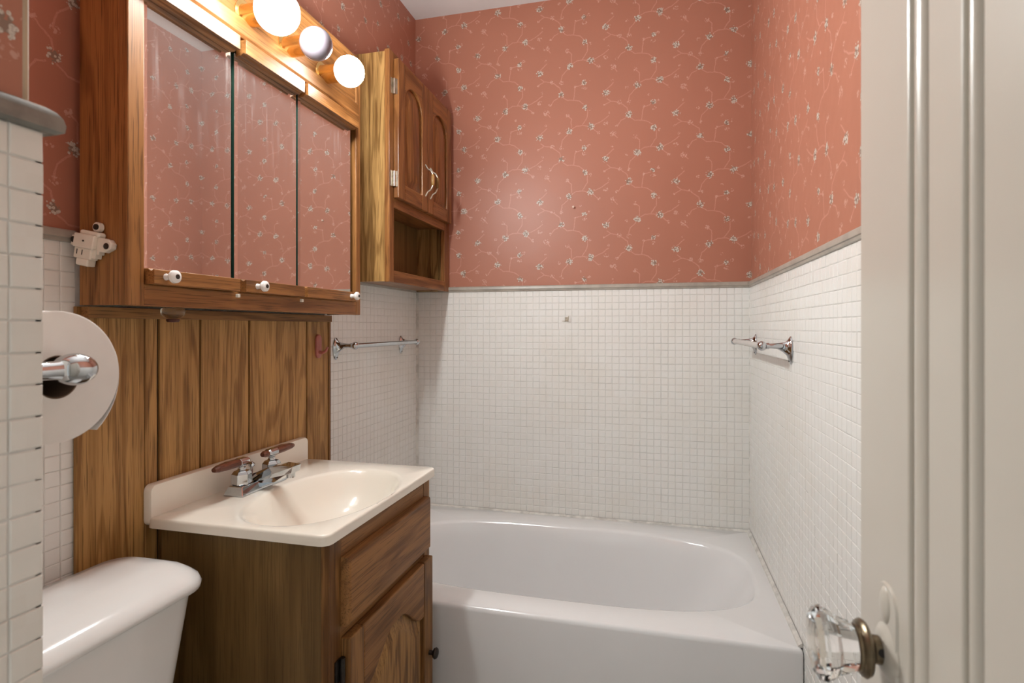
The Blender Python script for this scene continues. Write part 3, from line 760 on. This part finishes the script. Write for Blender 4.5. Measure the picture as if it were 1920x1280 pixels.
tag(obj('nail', MB().lathe([(.0016, -.004), (.0016, .010), (.0045, .0105), (.0045, .012), (.002, .013)], (-.3283, YB+.006, H+.4943), '-Y', 14), plain('nail_head', (.66, .50, .40), .4), smooth=True, base=(-.3283, YB+.006, H+.4943)),
    'small nail head in the wallpaper of the back wall', 'nail')
scp = thing('suction_cup', 'clear suction cup under the mirror cabinet', 'suction cup', (-.945, .925, H+.040))
obj('cup', MB().lathe([(.020, .0005), (.0225, .006), (.021, .014), (.014, .020), (.006, .022), (0, .022)], (-.945, .925, CZ0), '-Z', 28), 'clear', scp, smooth=True)
obj('pad', MB().lathe([(.012, .0222), (.0125, .0245), (.010, .0285), (0, .029)], (-.945, .925, CZ0), '-Z', 24), plain('dark_red_rubber', (.06, .012, .006), .5), scp, smooth=True)

# ivory plug-in socket screwed to the cabinet side, slightly askew
OY = CY0 + .0015
rc_ = thing('receptacle', 'ivory plastic outlet fitting screwed to the cabinet side', 'outlet', (-.972, OY, H+.152))
def oq(mb, deg=11):                            # tilt about Y round the fitting centre
    c, s = math.cos(R(deg)), math.sin(R(deg)); cx, cz = -.972, H+.150
    mb.v = [(cx+(p[0]-cx)*c+(p[2]-cz)*s, p[1], cz-(p[0]-cx)*s+(p[2]-cz)*c) for p in mb.v]; return mb
z = H+.150
strap = [(-1.018, z-.010), (-.940, z-.012), (-.926, z-.003), (-.926, z+.006), (-.934, z+.012), (-.954, z+.013), (-1.002, z+.013), (-1.004, z+.009), (-1.018, z+.009)]
st_ = obj('strap', oq(MB().rings([[(x, OY-.012, q) for x, q in strap], [(x, OY-.0005, q) for x, q in strap]])), 'plastic', rc_, bevel=.0015)
obj('front_block', oq(MB().box(-1.003, -.957, OY-.020, OY-.011, z-.011, z+.014)), 'plastic', rc_, bevel=.002)
obj('body', oq(MB().box(-1.002, -.962, OY-.017, OY-.001, z-.030, z-.010).box(-.993, -.966, OY-.018, OY-.001, z-.042, z-.029)), 'plastic', rc_, bevel=.0025)
obj('body', oq(MB().box(-.963, -.955, OY-.014, OY-.001, z-.026, z-.010).box(-.956, -.950, OY-.012, OY-.001, z-.018, z-.010)), 'plastic', rc_, bevel=.001)
obj('collar', oq(MB().box(-.996, -.952, OY-.016, OY-.001, z+.012, z+.021)), 'plastic', rc_, bevel=.003)
obj('loop', oq(MB().lathe([(.0085, 0), (.0085, .008), (.0055, .008), (.0055, .001)], (-.966, OY-.003, z+.030), '-Y', 18)), 'plastic', rc_, smooth=True)
for x, q, r in ((-1.012, z+.001, .0055), (-.936, z, .0055), (-.966, z+.030, .0050), (-.979, z+.002, .0016)):
    y0 = OY-.0205 if r < .002 else OY-.0125
    obj('screw', oq(MB().lathe([(r, -.002), (r, .0008), (r*.6, .0014)], (x, y0, q), '-Y', 14)), 'bronze', rc_, smooth=True)
for x in (-.994, -.982):
    obj('slot', oq(MB().box(x-.0009, x+.0009, OY-.0174, OY-.016, z-.023, z-.014)), 'bronze', rc_)

# ------------------------------------------------------------------ toilet
to = thing('toilet', 'white porcelain toilet with its tank against the left wall', 'toilet', (-.90, .655, 0))
LZ0, LZ1 = H-.477, H-.436
def tk(x0, x1, y0, y1, z, r): return [(p[0], p[1], z) for p in rrect(x0, x1, y0, y1, r, 8, 6)]
ty0, ty1 = .386, .876
lid = [tk(-1.006, -.806, ty0, ty1, LZ0, .055), tk(-1.008, -.799, ty0-.003, ty1+.003, LZ0+.004, .060), tk(-1.009, -.797, ty0-.004, ty1+.004, LZ0+.012, .062),
       tk(-1.007, -.802, ty0-.001, ty1+.001, LZ0+.022, .060), tk(-1.002, -.814, ty0+.007, ty1-.007, LZ0+.031, .055), tk(-.996, -.830, ty0+.018, ty1-.016, LZ0+.039, .048), tk(-.990, -.852, ty0+.030, ty1-.028, LZ1+.003, .040), tk(-.970, -.886, ty0+.06, ty1-.06, LZ1+.006, .03)]
obj('tank_lid', MB().rings(lid), 'porc', to, smooth=True, angle=70)
tank = []
for k in range(9):
    t = k/8; z = LZ0 - .0005 - (LZ0-.40)*t
    d = .010 + .050*t
    tank.append(tk(-1.004+.004*t, -.812-.020*t, ty0+.008+d, ty1-.008-d, z, .045))
obj('tank', MB().rings(tank), 'porc', to, smooth=True, angle=70)
bowl = []
for z, x0, x1, hw, r in ((0, -.86, -.50, .105, .08), (.06, -.86, -.50, .10, .08), (.16, -.88, -.47, .10, .09), (.26, -.92, -.40, .135, .12), (.34, -.97, -.335, .17, .16), (.385, -.99, -.325, .182, .17), (.398, -.985, -.33, .178, .17)):
    bowl.append([(p[0], p[1], z) for p in rrect(x0, x1, .652-hw, .652+hw, r, 8, 6)])
obj('bowl', MB().rings(bowl), 'porc', to, smooth=True, angle=60)
seat = [[(p[0], p[1], z) for p in rrect(-.78+d, -.325-d, .652-.185+d, .652+.185-d, .17-d, 8, 6)] for z, d in ((.3985, .004), (.402, 0), (.425, 0), (.436, .008), (.439, .03))]
obj('seat_lid', MB().rings(seat), 'porc', to, smooth=True, angle=60)
obj('flush_lever', MB().lathe([(.012, 0), (.012, .008), (.006, .012), (.006, .018)], (-.8135, .47, H-.53), 'X', 18).tube([(-.797, .47, H-.53), (-.793, .50, H-.533), (-.793, .54, H-.538)], .006, 10), 'chrome', to, smooth=True)

# ------------------------------------------------------------------ toilet paper and holder
hz = H-.043
th = thing('paper_holder', 'chrome toilet paper holder on the partition wall end', 'paper holder', (-.65, PY, hz))
for x in (-.582, -.728):
    p = obj('post', MB().lathe([(.024, .0006), (.024, .003), (.017, .006), (.011, .016), (.009, .040), (.0095, .060), (.012, .068)], (x, PY, hz), 'Y', 28), 'chrome', th, smooth=True)
    obj('ball', MB().sphere((x, .448, hz), .0175, 1.0, 1.25, .95, seg=28, n=16), 'chrome', p, smooth=True, angle=180)
obj('spindle', MB().lathe([(.008, 0), (.008, .128)], (-.719, .446, hz), 'X', 20), plain('dark_spindle', (.10, .075, .05), .5), th, smooth=True)
rl_ = thing('toilet_paper_roll', 'white toilet paper roll hanging beside the tiled partition', 'toilet paper', (-.655, .446, hz))
mb = MB(); rr, ri = .0690, .0225
n = 72
def ring(x, r, y=.446, dz=-.0085): return [(x, y+r*math.cos(6.283185*j/n), hz+dz+r*math.sin(6.283185*j/n)) for j in range(n)]
mb.rings([ring(-.602, ri), ring(-.602, rr-.002), ring(-.603, rr), ring(-.708, rr), ring(-.709, rr-.002), ring(-.709, ri), ring(-.602, ri)], cap0=False, cap1=False)
obj('paper', mb, 'paper_roll', rl_, smooth=True, angle=40)
mb = MB().rings([ring(-.6022, ri+.0004), ring(-.6022, ri-.0012), ring(-.7088, ri-.0012), ring(-.7088, ri+.0004), ring(-.6022, ri+.0004)], cap0=False, cap1=False)
obj('core', mb, 'card', rl_, smooth=True, angle=40)
mb = MB(); A, B = [], []
for k in range(13):
    a = R(20 - 75*k/12); r = rr + .0006 + .006*max(0, (k-3)/9)**1.4
    A.append((.446+r*math.cos(a), hz-.0085+r*math.sin(a))); B.append((.446+(r+.0006)*math.cos(a), hz-.0085+(r+.0006)*math.sin(a)))
sh = A + B[::-1]
mb.rings([[(-.604, y, z) for y, z in sh], [(-.706, y, z) for y, z in sh]])
obj('loose_sheet', mb, 'paper_roll', rl_, smooth=True, angle=40)

# ------------------------------------------------------------------ door on the right
DXF, DE = .167, .5315                         # face towards the room, latch edge
door = struct('door_1', MB().box(DXF+.012, DXF+.036, -.165, DE, .012, 2.035), 'doorp', 'open white panelled door on the right with dark-grooved mouldings', base=(DXF, .18, 0))
def strip(y0, y1, name, x0, mat='doorp', bev=.004):
    return obj(name, MB().box(DXF+.010, x0, y0, y1, .16, 1.93), mat, door, bevel=bev, seg=3)
obj('stile', MB().box(DXF, DXF+.0121, .4375, DE-.0003, .0125, 2.0345), 'doorp', door, bevel=.002)
obj('stile', MB().box(DXF, DXF+.0121, -.1645, -.07, .0125, 2.0345), 'doorp', door, bevel=.002)
obj('rail', MB().box(DXF, DXF+.0121, -.07, .4375, .0125, .17), 'doorp', door)
obj('rail', MB().box(DXF, DXF+.0121, -.07, .4375, 1.92, 2.0345), 'doorp', door)
obj('groove_bed', MB().box(DXF+.0100, DXF+.0121, -.07, .4375, .17, 1.92), 'doord', door)
def bead(y0, y1, h):                          # half-round moulding
    n = 9; c = (y0+y1)/2; w_ = (y1-y0)/2
    pts = [(DXF+.0102, y0)] + [(DXF+.0102 - h*math.sin(math.pi*i/n)**.7, c - w_*math.cos(math.pi*i/n)) for i in range(1, n)] + [(DXF+.0102, y1)]
    return MB().rings([[(x, y, .17) for x, y in pts], [(x, y, 1.92) for x, y in pts]])
for a, b, h in ((.4130, .4325, .0118), (.3530, .3650, .0108), (-.045, -.035, .0105)):
    obj('bead', bead(a, b, h), 'doorp', door, smooth=True, angle=60)
obj('flat_moulding', MB().box(DXF+.0002, DXF+.0102, .3685, .4100, .17, 1.92), 'doorp', door, bevel=.0015)
obj('panel', MB().box(DXF+.0004, DXF+.0102, -.030, .3500, .175, 1.915), 'doorp', door, bevel=.003)
# glass knob
KZ, KY = H-.240, .4725
ro = obj('escutcheon', MB().lathe([(.021, 0), (.021, .002), (.016, .005), (.0125, .007)], (DXF+.001, KY, KZ), '-X', 28).rings(
    [[(DXF-.0000, y, z) for y, z in rrect(KY-.019, KY+.019, KZ-.075, KZ+.050, .018, 6, 3)], [(DXF-.0018, y, z) for y, z in rrect(KY-.018, KY+.018, KZ-.074, KZ+.049, .017, 6, 3)]]), 'doorp', door, smooth=True, angle=40)
obj('keyhole_cover', MB().sphere((DXF-.0015, KY, KZ+.034), .0085, .4, 1, 1.6, seg=20, n=12), 'doorp', door, smooth=True)
kb = obj('door_knob', MB().lathe([(.0100, .002), (.0100, .0105), (.013, .0125), (.0190, .0145), (.0205, .0170), (.0190, .0195), (.0165, .0205), (.0165, .0225), (.0150, .023)], (DXF, KY, KZ), '-X', 32), 'brass', door, smooth=True, angle=50)
gl = [(.0120, .0232), (.0165, .0234), (.0178, .026), (.0210, .0355), (.0250, .0415), (.0268, .0450), (.0260, .0480), (.0210, .0510), (.010, .0522), (0, .0524)]
obj('glass', MB().lathe(gl, (DXF, KY, KZ), '-X', 12), 'glass', kb)
obj('set_screw', MB().lathe([(.0030, .0094), (.0030, .0103), (0, .0103)], (DXF-.0068, KY, KZ), Vector((0, -1, .25)), 14), 'black', kb, smooth=True)
